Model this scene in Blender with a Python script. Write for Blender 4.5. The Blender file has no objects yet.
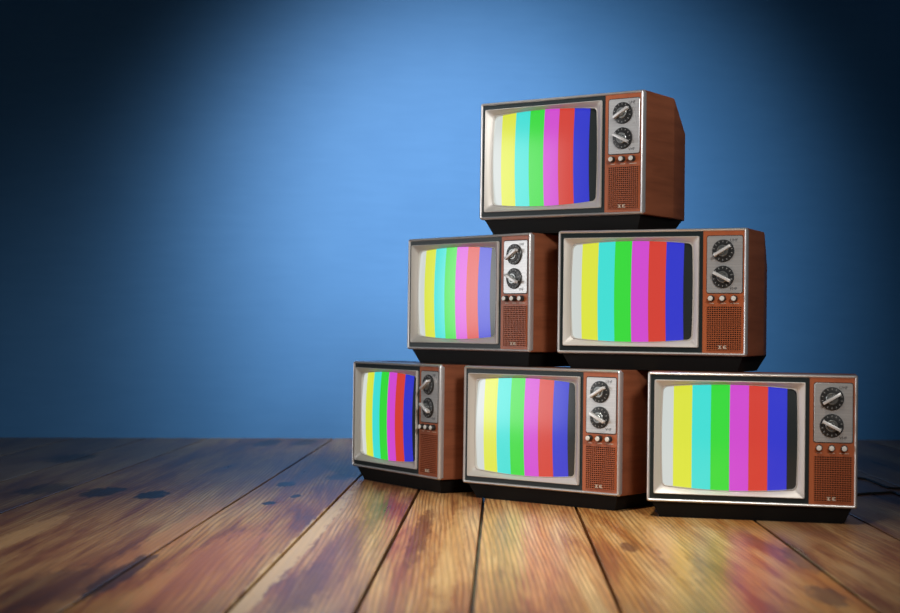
import bpy, bmesh, math, random
from mathutils import Vector, Matrix

# ------------------------------------------------------------------ camera, world, lights, exposure
SC = bpy.context.scene
COL = SC.collection
F, PITCH, ROLL, CAM_H = 1543.9, -0.0163, -0.0130, 0.5389
cp, sp = math.cos(PITCH), math.sin(PITCH)
r0, u0, d0 = Vector((1, 0, 0)), Vector((0, sp, cp)), Vector((0, cp, -sp))
cr, sr = math.cos(ROLL), math.sin(ROLL)
right = cr * r0 - sr * u0
up = sr * r0 + cr * u0
cam_data = bpy.data.cameras.new('camera')
cam_data.sensor_width = 36.0
cam_data.sensor_fit = 'HORIZONTAL'
cam_data.lens = 36.0 * F / 900.0
cam_data.dof.use_dof = True
cam_data.dof.focus_distance = 4.95
cam_data.dof.aperture_fstop = 2.6
cam = bpy.data.objects.new('camera', cam_data)
COL.objects.link(cam)
m = Matrix.Identity(4)
for i in range(3):
    m[i][0], m[i][1], m[i][2] = right[i], up[i], -d0[i]
m[2][3] = CAM_H
cam.matrix_world = m
SC.camera = cam

world = bpy.data.worlds.new('world')
SC.world = world
world.use_nodes = True
wb = world.node_tree.nodes['Background']
wb.inputs[0].default_value = (0.75, 0.88, 1.0, 1)
wb.inputs[1].default_value = 0.03


def light(name, kind, loc, target, energy, color=(1, 1, 1), **kw):
    d = bpy.data.lights.new(name, kind)
    d.energy = energy
    d.color = color
    for k, v in kw.items():
        setattr(d, k, v)
    o = bpy.data.objects.new(name, d)
    COL.objects.link(o)
    o.location = loc
    dirv = Vector(target) - Vector(loc)
    o.rotation_euler = dirv.to_track_quat('-Z', 'Y').to_euler()
    return o


def R(a):
    return math.radians(a)


# spotlight on the wall, high up in front of it
light('wall_spot', 'SPOT', (0.38, 3.4, 2.75), (0.24, 7.75, 0.90), 740, (0.96, 0.985, 1.0),
      spot_size=R(50), spot_blend=1.0, shadow_soft_size=0.3)
light('added_wall_spot', 'SPOT', (0.30, 3.4, 2.75), (-0.02, 7.75, 1.12), 760, (1.0, 0.74, 0.68),  # added narrow warm spot, lifts and reddens the centre of the wall pool
      spot_size=R(34), spot_blend=1.0, shadow_soft_size=0.3)
# frontal key above and right of the camera, falling on the sets
light('key_spot', 'SPOT', (1.3, 0.5, 2.5), (0.15, 4.8, 0.65), 480, (1.0, 0.98, 0.95),
      spot_size=R(40), spot_blend=1.0, shadow_soft_size=0.4)
# lamp overhead, pooling on the boards before the stack
light('overhead_spot', 'SPOT', (-0.05, 3.1, 3.3), (0.02, 3.8, 0.0), 490, (1.0, 0.95, 0.86),
      spot_size=R(52), spot_blend=1.0, shadow_soft_size=0.3)
# tall soft box to the left, mirrored by glass and brushed plates
light('side_softbox', 'AREA', (-3.4, 4.4, 0.95), (0.2, 4.5, 0.75), 10, (0.95, 0.97, 1.0),
      shape='RECTANGLE', size=2.9, size_y=2.0, spread=R(75))

SC.view_settings.view_transform = 'Standard'
SC.view_settings.look = 'None'
SC.view_settings.exposure = 0.0
SC.view_settings.gamma = 1.0
SC.view_settings.use_curve_mapping = False


# ------------------------------------------------------------------ helpers
def lin(r, g, b):
    def f(c):
        c /= 255.0
        return c / 12.92 if c <= 0.04045 else ((c + 0.055) / 1.055) ** 2.4
    return (f(r), f(g), f(b), 1.0)


def mat(name, color=(0.5, 0.5, 0.5, 1), rough=0.5, metal=0.0, **kw):
    m_ = bpy.data.materials.new(name)
    m_.use_nodes = True
    b = m_.node_tree.nodes['Principled BSDF']
    b.inputs['Base Color'].default_value = color
    b.inputs['Roughness'].default_value = rough
    b.inputs['Metallic'].default_value = metal
    for k, v in kw.items():
        b.inputs[k].default_value = v
    return m_


class NT:
    """small node-tree writer"""
    def __init__(s, m_):
        s.t = m_.node_tree
        s.bsdf = s.t.nodes['Principled BSDF']

    def n(s, typ, **kw):
        nd = s.t.nodes.new(typ)
        for k, v in kw.items():
            setattr(nd, k, v)
        return nd

    def link(s, a, b):
        s.t.links.new(a, b)

    def math(s, op, a, b=None, clamp=False):
        nd = s.n('ShaderNodeMath', operation=op, use_clamp=clamp)
        for i, v in enumerate((a, b)):
            if v is None:
                continue
            if isinstance(v, (int, float)):
                nd.inputs[i].default_value = v
            else:
                s.link(v, nd.inputs[i])
        return nd.outputs[0]

    def mix(s, fac, a, b, blend='MIX'):
        nd = s.n('ShaderNodeMix', data_type='RGBA', blend_type=blend)
        for sock, v in ((nd.inputs['Factor'], fac), (nd.inputs['A'], a), (nd.inputs['B'], b)):
            pass
        for idx, v in ((0, fac), (6, a), (7, b)):
            if isinstance(v, (int, float)):
                nd.inputs[idx].default_value = v
            elif isinstance(v, tuple):
                nd.inputs[idx].default_value = v
            else:
                s.link(v, nd.inputs[idx])
        return nd.outputs[2]

    def ramp(s, fac, stops, interp='LINEAR'):
        nd = s.n('ShaderNodeValToRGB')
        cr_ = nd.color_ramp
        cr_.interpolation = interp
        while len(cr_.elements) < len(stops):
            cr_.elements.new(0.5)
        for e, (p, c) in zip(cr_.elements, stops):
            e.position = p
            e.color = c
        s.link(fac, nd.inputs[0])
        return nd.outputs[0]

    def noise(s, vec, scale, detail=3, rough=0.5, dist=0.0):
        nd = s.n('ShaderNodeTexNoise')
        nd.inputs['Scale'].default_value = scale
        nd.inputs['Detail'].default_value = detail
        nd.inputs['Roughness'].default_value = rough
        nd.inputs['Distortion'].default_value = dist
        s.link(vec, nd.inputs['Vector'])
        return nd.outputs[0]

    def mapping(s, vec, scale=(1, 1, 1), loc=(0, 0, 0)):
        nd = s.n('ShaderNodeMapping')
        nd.inputs['Scale'].default_value = scale
        nd.inputs['Location'].default_value = loc
        s.link(vec, nd.inputs['Vector'])
        return nd.outputs[0]

    def bump(s, h, strength=0.2, distance=0.01):
        nd = s.n('ShaderNodeBump')
        nd.inputs['Strength'].default_value = strength
        nd.inputs['Distance'].default_value = distance
        s.link(h, nd.inputs['Height'])
        s.link(nd.outputs[0], s.bsdf.inputs['Normal'])


class MB:
    """collects shapes, then links them as one mesh object"""
    def __init__(s):
        s.bm = bmesh.new()

    def box(s, x0, x1, y0, y1, z0, z1, mi=0, bevel=0.0, seg=2):
        vs = [s.bm.verts.new(p) for p in ((x0, y0, z0), (x1, y0, z0), (x1, y1, z0), (x0, y1, z0),
                                          (x0, y0, z1), (x1, y0, z1), (x1, y1, z1), (x0, y1, z1))]
        fs = []
        for q in ((3, 2, 1, 0), (4, 5, 6, 7), (0, 1, 5, 4), (1, 2, 6, 5), (2, 3, 7, 6), (3, 0, 4, 7)):
            f = s.bm.faces.new([vs[i] for i in q])
            f.material_index = mi
            fs.append(f)
        if bevel > 0:
            es = list({e for f in fs for e in f.edges})
            r_ = bmesh.ops.bevel(s.bm, geom=es, offset=bevel, segments=seg, affect='EDGES', profile=0.5)
            for f in r_['faces']:
                f.material_index = mi
        return vs

    def loops(s, ls, cap_start=False, cap_end=False, mi=0):
        """skin a list of closed loops of equal length"""
        vl = [[s.bm.verts.new(p) for p in l] for l in ls]
        n = len(vl[0])
        for a, b in zip(vl, vl[1:]):
            for i in range(n):
                f = s.bm.faces.new((a[i], a[(i + 1) % n], b[(i + 1) % n], b[i]))
                f.material_index = mi
        if cap_start:
            s.bm.faces.new(list(reversed(vl[0]))).material_index = mi
        if cap_end:
            s.bm.faces.new(vl[-1]).material_index = mi
        return vl

    def lathe(s, cx, cz, prof, n=32, mi=0):
        """revolve (radius, y) profile around the y axis through (cx, cz)"""
        ls = []
        for r_, y in prof:
            ls.append([(cx + r_ * math.cos(2 * math.pi * i / n), y, cz + r_ * math.sin(2 * math.pi * i / n))
                       for i in range(n)])
        s.loops(ls, True, True, mi)

    def add_mesh(s, me, mat4, mi=0):
        tmp = bmesh.new()
        tmp.from_mesh(me)
        tmp.transform(mat4)
        vm = {v: s.bm.verts.new(v.co) for v in tmp.verts}
        for f in tmp.faces:
            try:
                nf = s.bm.faces.new([vm[v] for v in f.verts])
                nf.material_index = mi
            except ValueError:
                pass
        tmp.free()

    def build(s, name, mats, parent=None, smooth=35):
        bmesh.ops.recalc_face_normals(s.bm, faces=s.bm.faces)
        me = bpy.data.meshes.new(name)
        s.bm.to_mesh(me)
        s.bm.free()
        for m_ in (mats if isinstance(mats, (list, tuple)) else [mats]):
            me.materials.append(m_)
        if smooth:
            for p in me.polygons:
                p.use_smooth = True
            me.set_sharp_from_angle(angle=R(smooth))
        o = bpy.data.objects.new(name, me)
        COL.objects.link(o)
        if parent:
            o.parent = parent
        return o


def text_mesh(body, size):
    cu = bpy.data.curves.new('lettering', 'FONT')
    cu.body = body
    cu.size = size
    cu.align_x = 'CENTER'
    cu.align_y = 'CENTER'
    cu.extrude = 0.0002
    cu.resolution_u = 2
    o = bpy.data.objects.new('lettering', cu)
    COL.objects.link(o)
    bpy.context.view_layer.update()
    me = bpy.data.meshes.new_from_object(o.evaluated_get(bpy.context.evaluated_depsgraph_get()))
    bpy.data.objects.remove(o)
    return me


def face_text(cx, y, cz):
    """text lying in its xy plane stood up to face -y"""
    return Matrix.Translation((cx, y, cz)) @ Matrix.Rotation(R(90), 4, 'X')


# ------------------------------------------------------------------ materials
def wall_material():
    m_ = mat('blue_wall_paint', rough=0.7)
    t = NT(m_)
    oc = t.n('ShaderNodeTexCoord').outputs['Object']
    n1 = t.noise(oc, 1.3, 5, 0.6)
    n2 = t.noise(t.mapping(oc, (1, 1, 7)), 4, 4, 0.6)
    s_ = t.math('ADD', t.math('MULTIPLY', n1, 0.6), t.math('MULTIPLY', n2, 0.4))
    c = t.ramp(s_, [(0.3, lin(58, 124, 186)), (0.7, lin(68, 134, 196))])
    t.link(c, t.bsdf.inputs['Base Color'])
    t.bump(t.noise(oc, 60, 4), 0.05, 0.003)
    return m_


SLOPE = 0.033      # the boards run almost straight away from the lens


def floor_material(stains):
    m_ = mat('weathered_floor_boards', rough=0.35)
    m_.node_tree.nodes['Principled BSDF'].inputs['Specular IOR Level'].default_value = 0.27
    t = NT(m_)
    oc = t.n('ShaderNodeTexCoord').outputs['Object']
    at = t.n('ShaderNodeAttribute', attribute_name='board')
    sepa = t.n('ShaderNodeSeparateColor')
    t.link(at.outputs['Color'], sepa.inputs[0])
    tone, seed = sepa.outputs[0], sepa.outputs[1]
    off = t.n('ShaderNodeCombineXYZ')
    t.link(t.math('MULTIPLY', seed, 37.0), off.inputs[0])
    t.link(t.math('MULTIPLY', seed, 91.0), off.inputs[1])
    va = t.n('ShaderNodeVectorMath', operation='ADD')
    t.link(oc, va.inputs[0])
    t.link(off.outputs[0], va.inputs[1])
    v = va.outputs[0]
    warp = t.noise(t.mapping(v, (2.4, 0.22, 1)), 1.6, 2, 0.4)
    sep = t.n('ShaderNodeSeparateXYZ')
    t.link(v, sep.inputs[0])
    # growth rings seen as long lines along the board
    gx = t.math('ADD', sep.outputs[0], t.math('MULTIPLY', warp, 0.13))
    ring = t.math('SINE', t.math('MULTIPLY', gx, 2 * math.pi * 78))
    ring = t.math('ADD', t.math('MULTIPLY', ring, 0.5), 0.5)
    streak = t.noise(t.mapping(v, (11, 0.7, 1)), 1.0, 5, 0.65, 0.4)
    fine = t.noise(t.mapping(v, (160, 3, 1)), 1.0, 4, 0.6)
    broad = t.noise(t.mapping(v, (3.2, 0.55, 1)), 1.0, 3, 0.5, 0.6)
    base = t.ramp(t.math('ADD', t.math('MULTIPLY', streak, 0.75), t.math('MULTIPLY', broad, 0.25)),
                  [(0.32, lin(96, 52, 36)), (0.43, lin(172, 106, 62)), (0.51, lin(212, 156, 96)),
                   (0.64, lin(236, 198, 140))])
    base = t.mix(t.math('MULTIPLY', t.math('POWER', ring, 2.2), 0.52), base, lin(112, 66, 42))
    base = t.mix(t.math('MULTIPLY', t.math('SUBTRACT', 0.56, fine, True), 2.0, True), base, lin(86, 54, 40))
    # per-board tone
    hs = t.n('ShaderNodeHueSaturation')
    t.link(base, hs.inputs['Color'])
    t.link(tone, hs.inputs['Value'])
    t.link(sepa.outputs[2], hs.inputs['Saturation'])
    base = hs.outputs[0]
    # knots and old stains, each at its own place on the boards
    so = t.n('ShaderNodeSeparateXYZ')
    t.link(oc, so.inputs[0])
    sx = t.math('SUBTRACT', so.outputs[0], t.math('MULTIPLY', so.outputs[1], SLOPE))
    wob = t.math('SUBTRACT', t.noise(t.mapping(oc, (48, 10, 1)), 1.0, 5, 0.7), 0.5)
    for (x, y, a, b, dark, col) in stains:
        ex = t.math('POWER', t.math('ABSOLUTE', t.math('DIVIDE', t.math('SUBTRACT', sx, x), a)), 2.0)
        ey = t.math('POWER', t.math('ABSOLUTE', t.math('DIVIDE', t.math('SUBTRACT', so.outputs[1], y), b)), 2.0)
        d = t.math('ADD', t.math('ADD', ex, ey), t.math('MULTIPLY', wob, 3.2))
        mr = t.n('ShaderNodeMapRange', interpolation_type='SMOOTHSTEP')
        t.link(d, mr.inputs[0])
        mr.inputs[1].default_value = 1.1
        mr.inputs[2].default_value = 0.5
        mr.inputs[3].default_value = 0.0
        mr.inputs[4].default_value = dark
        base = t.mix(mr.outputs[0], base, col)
    t.link(base, t.bsdf.inputs['Base Color'])
    rr = t.math('ADD', t.math('MULTIPLY', streak, 0.18), 0.22)
    t.link(rr, t.bsdf.inputs['Roughness'])
    h = t.math('ADD', t.math('MULTIPLY', fine, 0.7), t.math('MULTIPLY', ring, 0.5))
    t.bump(h, 0.12, 0.004)
    return m_


def wood_material(name, c0, c1, rough, vertical=False):
    m_ = mat(name, rough=rough)
    t = NT(m_)
    oc = t.n('ShaderNodeTexCoord').outputs['Object']
    sc_ = (30, 30, 2.5) if vertical else (3, 3, 34)
    n1 = t.noise(t.mapping(oc, sc_), 1.0, 5, 0.6, 0.7)
    n2 = t.noise(oc, 5, 3)
    s_ = t.math('ADD', t.math('MULTIPLY', n1, 0.7), t.math('MULTIPLY', n2, 0.3))
    c = t.ramp(s_, [(0.32, c0), (0.68, c1)])
    t.link(c, t.bsdf.inputs['Base Color'])
    t.bump(n1, 0.05, 0.001)
    return m_


def screen_material():
    cols = [lin(212, 218, 214), lin(226, 234, 62), lin(62, 228, 218), lin(50, 222, 55), lin(214, 72, 212),
            lin(216, 60, 46), lin(44, 50, 206), lin(14, 20, 20)]
    m_ = mat('colour_bar_screen', (0.02, 0.022, 0.022, 1), 0.2)
    t = NT(m_)
    t.bsdf.inputs['IOR'].default_value = 1.7
    uv = t.n('ShaderNodeTexCoord').outputs['UV']
    sep = t.n('ShaderNodeSeparateXYZ')
    t.link(uv, sep.inputs[0])
    c = t.ramp(sep.outputs[0], [(i / 8.0, cols[i]) for i in range(8)], 'CONSTANT')
    t.link(c, t.bsdf.inputs['Emission Color'])
    t.bsdf.inputs['Emission Strength'].default_value = 0.92
    return m_


def plate_material():
    m_ = mat('brushed_aluminium', lin(198, 196, 194), 0.30, 0.45)
    t = NT(m_)
    oc = t.n('ShaderNodeTexCoord').outputs['Object']
    n1 = t.noise(t.mapping(oc, (6, 6, 500)), 1.0, 3)
    t.link(t.ramp(n1, [(0.3, lin(188, 186, 184)), (0.7, lin(206, 204, 202))]), t.bsdf.inputs['Base Color'])
    t.bump(n1, 0.04, 0.0005)
    return m_


M_CAB = wood_material('walnut_veneer', lin(122, 68, 44), lin(156, 92, 62), 0.42)
M_PANEL = wood_material('orange_teak_panel', lin(162, 82, 45), lin(180, 97, 56), 0.42, True)
M_SLOT = mat('grille_dark_backing', lin(44, 22, 14), 0.9)  # dark brown backing behind the grille bars
M_SILVER = mat('polished_silver_trim', lin(226, 224, 223), 0.34, 0.72)
M_BEZEL = mat('satin_silver_bezel', lin(206, 200, 193), 0.46, 0.3)
M_DARK = mat('charcoal_front_panel', lin(32, 41, 42), 0.4, 0.0, **{'Specular IOR Level': 0.3})
M_BASE = mat('black_plinth', lin(14, 13, 12), 0.6, 0.0, **{'Specular IOR Level': 0.18})
M_DIAL = mat('black_dial', lin(40, 40, 40), 0.35)
M_TICK = mat('pale_dial_marks', lin(140, 140, 138), 0.5)
M_HUB = mat('grey_dial_hub', lin(150, 152, 150), 0.28, 0.75)
M_GRIP = mat('bright_dial_grip', lin(226, 224, 222), 0.35, 0.3)
M_CAP = mat('ivory_knob_cap', lin(226, 222, 214), 0.4, 0.1)
M_INK = mat('dark_printing', lin(24, 24, 24), 0.7)
M_PRINT = mat('cream_printing', lin(214, 196, 176), 0.5)
M_PLATE = plate_material()
M_SCREEN = screen_material()
M_CABLE = mat('black_cable_rubber', lin(12, 12, 14), 0.8)

# ------------------------------------------------------------------ the setting
# wall
wallm = MB()
wallm.box(-9, 9, 0, 0.12, -0.3, 6.0)
wall = wallm.build('wall_back', wall_material(), smooth=0)
wall.location = (0, 7.78, 0)
wall.rotation_euler = (0, 0, math.atan(0.147))
wall['kind'] = 'structure'

# floor of wide boards; seams measured at y = 4
seams = [-9.2, -7.6, -6.1, -4.7, -3.6, -2.85, -2.35, -1.93, -1.59, -1.30, -0.692, -0.383, -0.139, 0.083, 0.372, 0.880, 1.20, 1.58,
         2.05, 2.6, 3.4, 4.5, 6.0, 7.5, 9.2]
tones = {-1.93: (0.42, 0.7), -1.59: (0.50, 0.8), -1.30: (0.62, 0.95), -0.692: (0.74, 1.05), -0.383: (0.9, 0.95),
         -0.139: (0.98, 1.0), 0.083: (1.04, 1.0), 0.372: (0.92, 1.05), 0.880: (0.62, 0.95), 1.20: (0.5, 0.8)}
rng = random.Random(5)
fb = bmesh.new()
lay = fb.verts.layers.float_color.new('board')
Y0, Y1, GAP = 0.2, 10.5, 0.0045
for a, b in zip(seams, seams[1:]):
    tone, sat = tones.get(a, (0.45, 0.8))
    seed = rng.random()
    pts = []
    for (x, y, z) in ((a + GAP, Y0, 0), (b - GAP, Y0, 0), (b - GAP, Y1, 0), (a + GAP, Y1, 0)):
        pts.append((x + (y - 4) * SLOPE, y, z))
    ch = 0.0012
    top = [fb.verts.new((p[0] + (ch if i in (0, 3) else -ch), p[1], 0)) for i, p in enumerate(pts)]
    mid = [fb.verts.new((p[0], p[1], -ch)) for p in pts]
    bot = [fb.verts.new((p[0], p[1], -0.03)) for p in pts]
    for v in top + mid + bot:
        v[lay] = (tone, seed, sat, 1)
    fb.faces.new(top)
    for u_, l_ in ((top, mid), (mid, bot)):
        for i in range(4):
            fb.faces.new((l_[i], l_[(i + 1) % 4], u_[(i + 1) % 4], u_[i]))
sub = [fb.verts.new(p) for p in ((-9.5, Y0, -0.03), (9.5, Y0, -0.03), (9.5, Y1, -0.03), (-9.5, Y1, -0.03))]
for v in sub:
    v[lay] = (0.12, 0.5, 0.6, 1)
fb.faces.new(sub)


def floor_pt(px, py):
    """where a point of the photograph's floor lies in the room"""
    a, b = px - 450.0, 306.5 - py
    x = cr * a + sr * b
    y = -sr * a + cr * b
    d = Vector((x, F * cp + y * sp, y * cp - F * sp))
    t_ = -CAM_H / d.z
    return d.x * t_, d.y * t_


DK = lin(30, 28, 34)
BR = lin(92, 46, 34)
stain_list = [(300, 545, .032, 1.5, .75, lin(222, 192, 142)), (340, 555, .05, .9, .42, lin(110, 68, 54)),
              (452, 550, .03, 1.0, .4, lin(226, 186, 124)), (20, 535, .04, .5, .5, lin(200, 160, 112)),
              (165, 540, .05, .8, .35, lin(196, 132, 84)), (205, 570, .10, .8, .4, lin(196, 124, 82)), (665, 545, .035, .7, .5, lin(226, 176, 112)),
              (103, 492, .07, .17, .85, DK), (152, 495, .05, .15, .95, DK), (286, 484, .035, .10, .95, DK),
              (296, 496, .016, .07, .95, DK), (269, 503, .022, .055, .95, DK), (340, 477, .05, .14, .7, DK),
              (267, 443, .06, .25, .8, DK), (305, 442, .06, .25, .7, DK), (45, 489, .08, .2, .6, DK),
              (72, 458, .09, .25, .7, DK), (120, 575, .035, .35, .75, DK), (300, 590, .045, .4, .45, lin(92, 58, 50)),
              (420, 535, .026, .62, .6, BR), (629, 547, .02, .1, .7, BR), (802, 560, .035, .22, .55, lin(58, 42, 50)),
              (827, 596, .04, .14, .6, lin(44, 38, 50)), (60, 585, .1, .3, .5, lin(64, 44, 40))]
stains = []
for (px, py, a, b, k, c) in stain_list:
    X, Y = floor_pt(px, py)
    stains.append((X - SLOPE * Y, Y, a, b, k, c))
me = bpy.data.meshes.new('floor')
bmesh.ops.recalc_face_normals(fb, faces=fb.faces)
fb.to_mesh(me)
fb.free()
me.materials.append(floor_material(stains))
floor = bpy.data.objects.new('floor', me)
COL.objects.link(floor)
floor['kind'] = 'structure'

# ------------------------------------------------------------------ the television
W, H, B = 0.60, 0.3812, 0.0472
D1, D2, HM = 0.2102, 0.335, 0.330
OX, OY = -W / 2, -0.14


def X(u):            # fraction of the width -> local x
    return OX + W * u


def Z(v):            # fraction of the front's height from its top -> local z
    return B + H * (1 - v)


def Y(d):            # depth behind the front rim
    return OY + d


def rounded(x0, x1, z0, z1, r_, y, bt=0.0, bs=0.0, k=7, e=10):
    """rounded rectangle loop (counter-clockwise seen from the front), its edges bulging outwards by bt / bs"""
    pts = []
    cs = ((x1 - r_, z0 + r_, -90), (x1 - r_, z1 - r_, 0), (x0 + r_, z1 - r_, 90), (x0 + r_, z0 + r_, 180))
    for ci, (cx_, cz_, a0) in enumerate(cs):
        for i in range(k + 1):
            a = R(a0 + 90 * i / k)
            pts.append((cx_ + r_ * math.cos(a), cz_ + r_ * math.sin(a)))
        nx = cs[(ci + 1) % 4]
        a = R(nx[2])
        q = (nx[0] + r_ * math.cos(a), nx[1] + r_ * math.sin(a))
        p = pts[-1]
        for i in range(1, e):
            pts.append((p[0] + (q[0] - p[0]) * i / e, p[1] + (q[1] - p[1]) * i / e))
    cx_, cz_, hx, hz = (x0 + x1) / 2, (z0 + z1) / 2, (x1 - x0) / 2, (z1 - z0) / 2
    out = []
    for x, z in pts:
        u, w = (x - cx_) / hx, (z - cz_) / hz
        out.append((x + u * bs * (1 - w * w), y, z + w * bt * (1 - u * u)))
    return out


def make_television():
    root = bpy.data.objects.new('television', None)
    root.empty_display_size = 0.1
    COL.objects.link(root)

    # cabinet: full box to D1, then shoulders narrowing to the rear
    c = MB()
    x0, x1, z0, z1 = X(0), X(1), B, B + H

    def rect(xa, xb, za, zb, y):
        return [(xa, y, za), (xb, y, za), (xb, y, zb), (xa, y, zb)]
    ins = 0.022
    th = 0.010
    vl = c.loops([rect(x0 + th, x1 - th, z0 + th, z1 - th, Y(0.05)), rect(x0 + th, x1 - th, z0 + th, z1 - th, Y(0.012)),
                  rect(x0, x1, z0, z1, Y(0.012)), rect(x0, x1, z0, z1, Y(D1)),
                  rect(x0 + ins, x1 - ins, z0, HM, Y(D2))], True, True)
    c.bm.edges.ensure_lookup_table()
    es = [e for e in c.bm.edges if min(v.co.y for v in e.verts) > Y(0.012) - 1e-6
          and max(v.co.y for v in e.verts) > Y(0.06) and not all(abs(v.co.y - Y(0.012)) < 1e-6 for v in e.verts)]
    bmesh.ops.bevel(c.bm, geom=es, offset=0.004, segments=3, affect='EDGES', profile=0.5)
    c.build('cabinet', M_CAB, root)

    # rear cover with louvres
    rc = MB()
    rc.box(x0 + 0.05, x1 - 0.05, Y(D2 - 0.002), Y(D2 + 0.006), B + 0.03, HM - 0.03, 0, 0.002, 1)
    for i in range(9):
        z = B + 0.06 + i * 0.021
        rc.box(x0 + 0.09, x1 - 0.09, Y(D2 + 0.004), Y(D2 + 0.0085), z, z + 0.008, 0)
    rc.build('rear_cover', M_BASE, root)

    # tapered plinth
    p = MB()
    t0, t1 = 0.014, 0.034

    def rc4(i, y0, y1, z):
        return [(x0 + i, Y(y0), z), (x1 - i, Y(y0), z), (x1 - i, Y(y1), z), (x0 + i, Y(y1), z)]
    p.loops([rc4(t1, t1, D2 - 0.065, 0.0), rc4(t1, t1, D2 - 0.065, 0.003), rc4(t0, t0 + 0.002, D2 - 0.035, B - 0.001),
             rc4(t0, t0 + 0.002, D2 - 0.035, B + 0.003)], True, True)
    p.build('plinth', M_BASE, root)

    # silver rim around the whole front
    t = MB()
    tw = 0.0094
    prof = [(0.0, 0.020), (-0.0005, 0.012), (0.0002, 0.007), (0.0012, 0.0038), (0.0028, 0.0014), (0.0046, 0.0003),
            (0.0064, 0.0008), (0.0080, 0.003), (tw, 0.0075)]
    ls = []
    for (i, y) in prof:
        ls.append(rounded(x0 + i, x1 - i, z0 + i, z1 - i, max(0.0075 - i, 0.001), Y(y), 0, 0, 5, 1))
    t.loops(ls)
    t.build('front_rim', M_SILVER, root)

    # charcoal front panel
    f = MB()
    xs = X(0.776)
    fo = (x0 + 0.006, xs - 0.0006, z0 + 0.006, z1 - 0.006)
    fi = (X(0.034) + 0.002, X(0.757) - 0.002, Z(0.938) + 0.002, Z(0.060) - 0.002)
    f.loops([rounded(*fo, 0.001, Y(0.016)), rounded(*fo, 0.001, Y(0.006)), rounded(*fi, 0.003, Y(0.006)),
             rounded(*fi, 0.003, Y(0.016))])
    f.build('front_panel', M_DARK, root, 0)

    # dished silver bezel
    bz = MB()
    o = (X(0.034), X(0.757), Z(0.938), Z(0.060))
    i_ = (X(0.0755), X(0.7145), Z(0.872), Z(0.118))
    steps = [(0.0, 0.0065, 0), (0.0, 0.001, 0), (0.03, -0.0012, 0), (0.09, -0.0016, .03), (0.16, -0.0004, .10),
             (0.35, 0.0024, .32), (0.60, 0.0072, .60), (0.80, 0.0124, .80), (0.88, 0.0146, .88), (0.91, 0.0146, .93),
             (0.935, 0.0128, .95), (0.965, 0.0126, .98), (0.99, 0.0150, 1.0), (1.0, 0.0185, 1.0), (1.01, 0.024, 1.0), (1.01, 0.034, 1.0)]
    ls = []
    for (s_, y, bl) in steps:
        q = [o[j] + (i_[j] - o[j]) * s_ for j in range(4)]
        r_ = 0.004 + 0.009 * max(0, bl)
        ls.append(rounded(q[0], q[1], q[2], q[3], r_, Y(y), 0.0105 * bl, 0.003 * bl))
    bz.loops(ls)
    bz.build('bezel', M_BEZEL, root, 28)

    # picture tube
    sm = bmesh.new()
    uvl = sm.loops.layers.uv.new('bars')
    cx_, cz_ = (i_[0] + i_[1]) / 2, (i_[2] + i_[3]) / 2
    hx, hz = (i_[1] - i_[0]) / 2 + 0.010, (i_[3] - i_[2]) / 2 + 0.016
    NU, NV = 40, 28
    g = []
    for a in range(NU + 1):
        row = []
        for b in range(NV + 1):
            u, w = -1 + 2 * a / NU, -1 + 2 * b / NV
            y = 0.0085 + 0.0175 * (0.5 * u * u + 0.5 * w * w)
            row.append(sm.verts.new((cx_ + hx * u, Y(y), cz_ + hz * w)))
        g.append(row)
    bar0, step = X(0.1256) , 0.0908 * W
    for a in range(NU):
        for b in range(NV):
            fc = sm.faces.new((g[a][b], g[a + 1][b], g[a + 1][b + 1], g[a][b + 1]))
            fc.smooth = True
            for lp in fc.loops:
                lp[uvl].uv = ((lp.vert.co.x - bar0 + step) / (8 * step), (lp.vert.co.z - z0) / H)
    me_ = bpy.data.meshes.new('screen')
    sm.to_mesh(me_)
    sm.free()
    me_.materials.append(M_SCREEN)
    so_ = bpy.data.objects.new('screen', me_)
    COL.objects.link(so_)
    so_.parent = root
    so_['label'] = 'curved picture tube showing vertical colour bars'

    # teak control panel: backing, raised border, dark line around the plate
    k = MB()
    k.box(xs, x1 - 0.0085, Y(0.0045), Y(0.016), z0 + 0.0085, z1 - 0.0085, 0, 0.0008, 1)
    px0, px1, pz0, pz1 = X(0.798), X(0.9765), Z(0.507), Z(0.062)
    k.loops([rounded(px0 - .0022, px1 + .0022, pz0 - .0022, pz1 + .0022, .007, Y(0.0046), 0, 0, 5, 1),
             rounded(px0 - .0022, px1 + .0022, pz0 - .0022, pz1 + .0022, .007, Y(0.0041), 0, 0, 5, 1)], False, True, 1)
    # printed captions under the little knobs
    for j, n_ in enumerate((5, 6, 9)):
        cxk = X((0.8225, 0.881, 0.9395)[j])
        wd = n_ * 0.0029
        for q in range(n_):
            xq = cxk - wd / 2 + q * 0.0029
            k.box(xq, xq + 0.0022, Y(0.0040), Y(0.0050), Z(0.5915), Z(0.586), 2)
    k.build('control_panel', [M_PANEL, M_INK, M_PRINT], root, 30)

    # aluminium plate with its two printed band names
    pl = MB()
    pl.loops([rounded(px0, px1, pz0, pz1, .0055, Y(0.0045), 0, 0, 5, 1),
              rounded(px0, px1, pz0, pz1, .0055, Y(0.0030), 0, 0, 5, 1),
              rounded(px0 + .0008, px1 - .0008, pz0 + .0008, pz1 - .0008, .005, Y(0.0024), 0, 0, 5, 1)], False, True)
    pl.add_mesh(text_mesh('UHF', 0.0125), face_text(X(0.9335), Y(0.0024), Z(0.096)), 1)
    pl.add_mesh(text_mesh('VHF', 0.0125), face_text(X(0.9335), Y(0.0024), Z(0.474)), 1)
    pl.build('control_plate', [M_PLATE, M_INK], root, 30)

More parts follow.
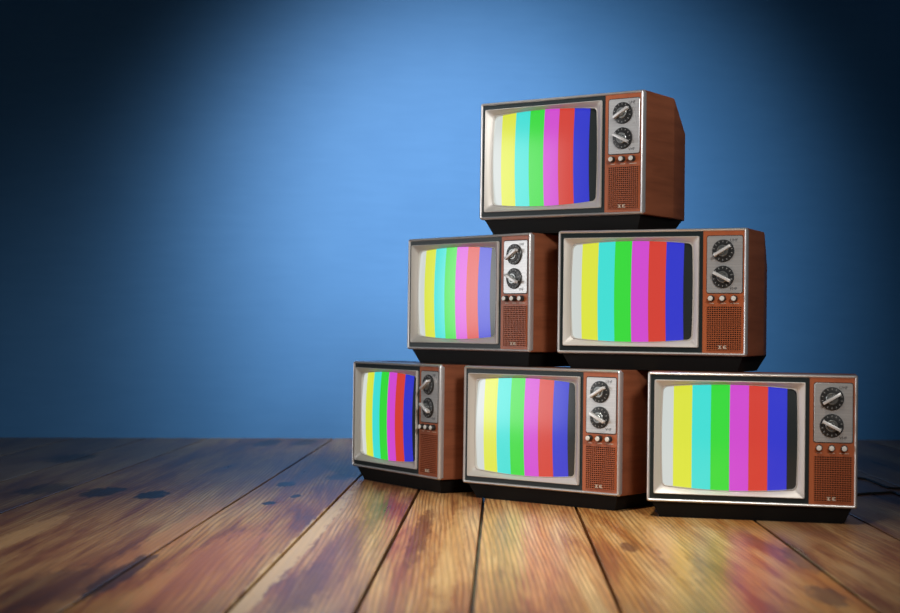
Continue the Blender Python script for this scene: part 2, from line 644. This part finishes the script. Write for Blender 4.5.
    # two channel dials
    for (v, ang) in ((0.178, 31), (0.382, -27)):
        cx0, cz0, rr = X(0.8805), Z(v), 0.0335
        d = MB()
        d.lathe(cx0, cz0, [(rr, Y(0.0026)), (rr, Y(-0.001)), (rr - 0.0015, Y(-0.003)), (rr - 0.010, Y(-0.004)),
                           (rr - 0.0115, Y(-0.006)), (rr - 0.013, Y(-0.0062)), (0.004, Y(-0.0062))], 40)
        nt = 14
        for q in range(nt):
            a = 2 * math.pi * (q + 0.5) / nt
            vs = []
            for (ra, ta, ya) in ((rr - 0.0085, -0.0011, 0.0), (rr - 0.0085, 0.0011, 0.0), (rr - 0.0035, 0.0013, 0), (rr - 0.0035, -0.0013, 0)):
                vs.append((cx0 + ra * math.cos(a) - ta * math.sin(a), cz0 + ra * math.sin(a) + ta * math.cos(a)))
            d.loops([[(x, Y(-0.0028), z) for x, z in vs], [(x, Y(-0.0044), z) for x, z in vs]], False, True, 1)
        dial = d.build('dial', [M_DIAL, M_TICK], root)
        hb = MB()
        hb.lathe(cx0, cz0, [(0.0170, Y(-0.006)), (0.0170, Y(-0.0085)), (0.0158, Y(-0.0095)), (0.0125, Y(-0.0095)),
                            (0.0120, Y(-0.0075)), (0.0100, Y(-0.0075)), (0.0095, Y(-0.012)), (0.0085, Y(-0.013)),
                            (0.002, Y(-0.013))], 28)
        hb.build('dial_hub', M_HUB, dial)
        gp = MB()
        ln, wd = 0.0285, 0.0042
        gp.box(-ln, ln, Y(-0.020), Y(-0.006), -wd, wd, 0, 0.0013, 2)
        mt = Matrix.Translation((cx0, 0, cz0)) @ Matrix.Rotation(R(-ang), 4, 'Y')
        gp.bm.transform(mt)
        gp.build('dial_grip', M_GRIP, dial)

    # three little knobs: dark skirt and bright domed cap
    for u in (0.8225, 0.881, 0.9395):
        kb = MB()
        cx0, cz0 = X(u), Z(0.5505)
        kb.lathe(cx0, cz0, [(0.0098, Y(0.0046)), (0.0098, Y(-0.002)), (0.0088, Y(-0.009)), (0.0080, Y(-0.010)), (0.002, Y(-0.010))], 20)
        nb = kb.build('knob', M_DIAL, root)
        kc = MB()
        kc.lathe(cx0, cz0, [(0.0074, Y(-0.0095)), (0.0074, Y(-0.0118)), (0.0064, Y(-0.0130)), (0.0030, Y(-0.0134)), (0.0006, Y(-0.0135))], 20)
        kc.build('knob_cap', M_CAP, nb)

    # speaker grille: bars both ways over a dark brown backing
    gr = MB()
    gx0, gx1, gz0, gz1 = X(0.800), X(0.9745), Z(0.952), Z(0.612)
    gr.box(gx0, gx1, Y(0.0036), Y(0.006), gz0, gz1, 1)
    nr, nc = 21, 15
    for q in range(nr + 1):
        z = gz0 + (gz1 - gz0) * q / nr
        gr.box(gx0, gx1, Y(0.0008), Y(0.0038), z - 0.0010, z + 0.0010, 0)
    for q in range(nc + 1):
        x = gx0 + (gx1 - gx0) * q / nc
        gr.box(x - 0.0008, x + 0.0008, Y(0.0018), Y(0.0038), gz0, gz1, 0)
    gr.build('speaker_grille', [M_PANEL, M_SLOT], root, 0)

    # maker's two-letter mark at the foot of the grille
    em = MB()
    ex, ez, hh = X(0.881), Z(0.931), 0.0048
    th = 0.0016

    def bar(xa, xb, za, zb):
        em.box(ex + xa, ex + xb, Y(-0.0012), Y(0.002), ez + za, ez + zb)
    bar(-0.0130, -0.0025, hh - th, hh)
    bar(-0.0130, -0.0025, -hh, -hh + th)
    bar(-0.0095, -0.0060, -hh, hh)
    bar(0.0025, 0.0055, -hh, hh)
    bar(0.0025, 0.0130, -hh, -hh + th)
    bar(0.0025, 0.0120, hh - th, hh)
    bar(0.0050, 0.0100, -th / 2, th / 2)
    em.build('emblem', M_PRINT, root, 0)
    return root


def copy_tree(o, parent=None):
    c = o.copy()
    COL.objects.link(c)
    if parent:
        c.parent = parent
    for ch in o.children:
        copy_tree(ch, c)
    return c


# front-left lower corner of each set, its turn and its tier
sets = [
    (0.0900, 5.0463, -0.6081, 2, 'brown wooden television alone at the top of the stack'),
    (-0.1497, 5.3531, -0.8384, 1, 'left television of the middle pair, with brightly reflecting control plate'),
    (0.3334, 4.8160, -0.4447, 1, 'right television of the middle pair, directly above the gap in the bottom row'),
    (-0.3504, 5.6142, -1.0109, 0, 'leftmost television standing on the floor, turned furthest to the left'),
    (0.0460, 5.0376, -0.6723, 0, 'middle television of the three standing on the floor boards'),
    (0.5852, 4.5534, -0.2312, 0, 'rightmost television on the floor, facing almost straight forward'),
]
proto = make_television()
for i, (x, y, a, tier, label) in enumerate(sets):
    o = proto if i == 0 else copy_tree(proto)
    ca, sa = math.cos(a), math.sin(a)
    lx, ly = -OX, -OY
    o.location = (x + ca * lx - sa * ly, y + sa * lx + ca * ly, tier * (H + B + 0.0008) + 0.0004)
    o.rotation_euler = (0, 0, a)
    o['label'] = label
    o['category'] = 'television'
    o['group'] = 'stacked retro televisions'


# ------------------------------------------------------------------ cables on the floor at the right
def cable(label, pix, rad=0.004):
    pts = []
    for (px, py) in pix:
        x, y = floor_pt(px, py)
        pts.append(Vector((x, y, rad)))
    fine = []
    n = len(pts)
    for i in range(n - 1):
        p0, p1, p2, p3 = pts[max(i - 1, 0)], pts[i], pts[i + 1], pts[min(i + 2, n - 1)]
        for s_ in range(8):
            t_ = s_ / 8
            fine.append(0.5 * ((2 * p1) + (p2 - p0) * t_ + (2 * p0 - 5 * p1 + 4 * p2 - p3) * t_ * t_ +
                               (3 * p1 - p0 - 3 * p2 + p3) * t_ ** 3))
    fine.append(pts[-1])
    mb = MB()
    ls = []
    for i, p in enumerate(fine):
        tg = (fine[min(i + 1, len(fine) - 1)] - fine[max(i - 1, 0)]).normalized()
        nrm = Vector((-tg.y, tg.x, 0)).normalized()
        ls.append([tuple(p + nrm * rad * math.cos(2 * math.pi * q / 10) + Vector((0, 0, 1)) * rad * math.sin(2 * math.pi * q / 10))
                   for q in range(10)])
    mb.loops(ls, True, True)
    o = mb.build('power_cable', M_CABLE)
    o['label'] = label
    o['category'] = 'cable'
    o['group'] = 'black power cables on the floor'
    return o


cable('black cable on the floor right of the last television, the far one lying straighter',
      [(846, 478), (866, 480), (881, 486), (891, 489), (905, 489.5), (930, 490), (980, 486)])
cable('black cable on the floor right of the last television, the near one bending downwards',
      [(846, 498), (863, 495), (880, 494), (893, 493.5), (901, 496.5), (920, 503), (960, 508)])
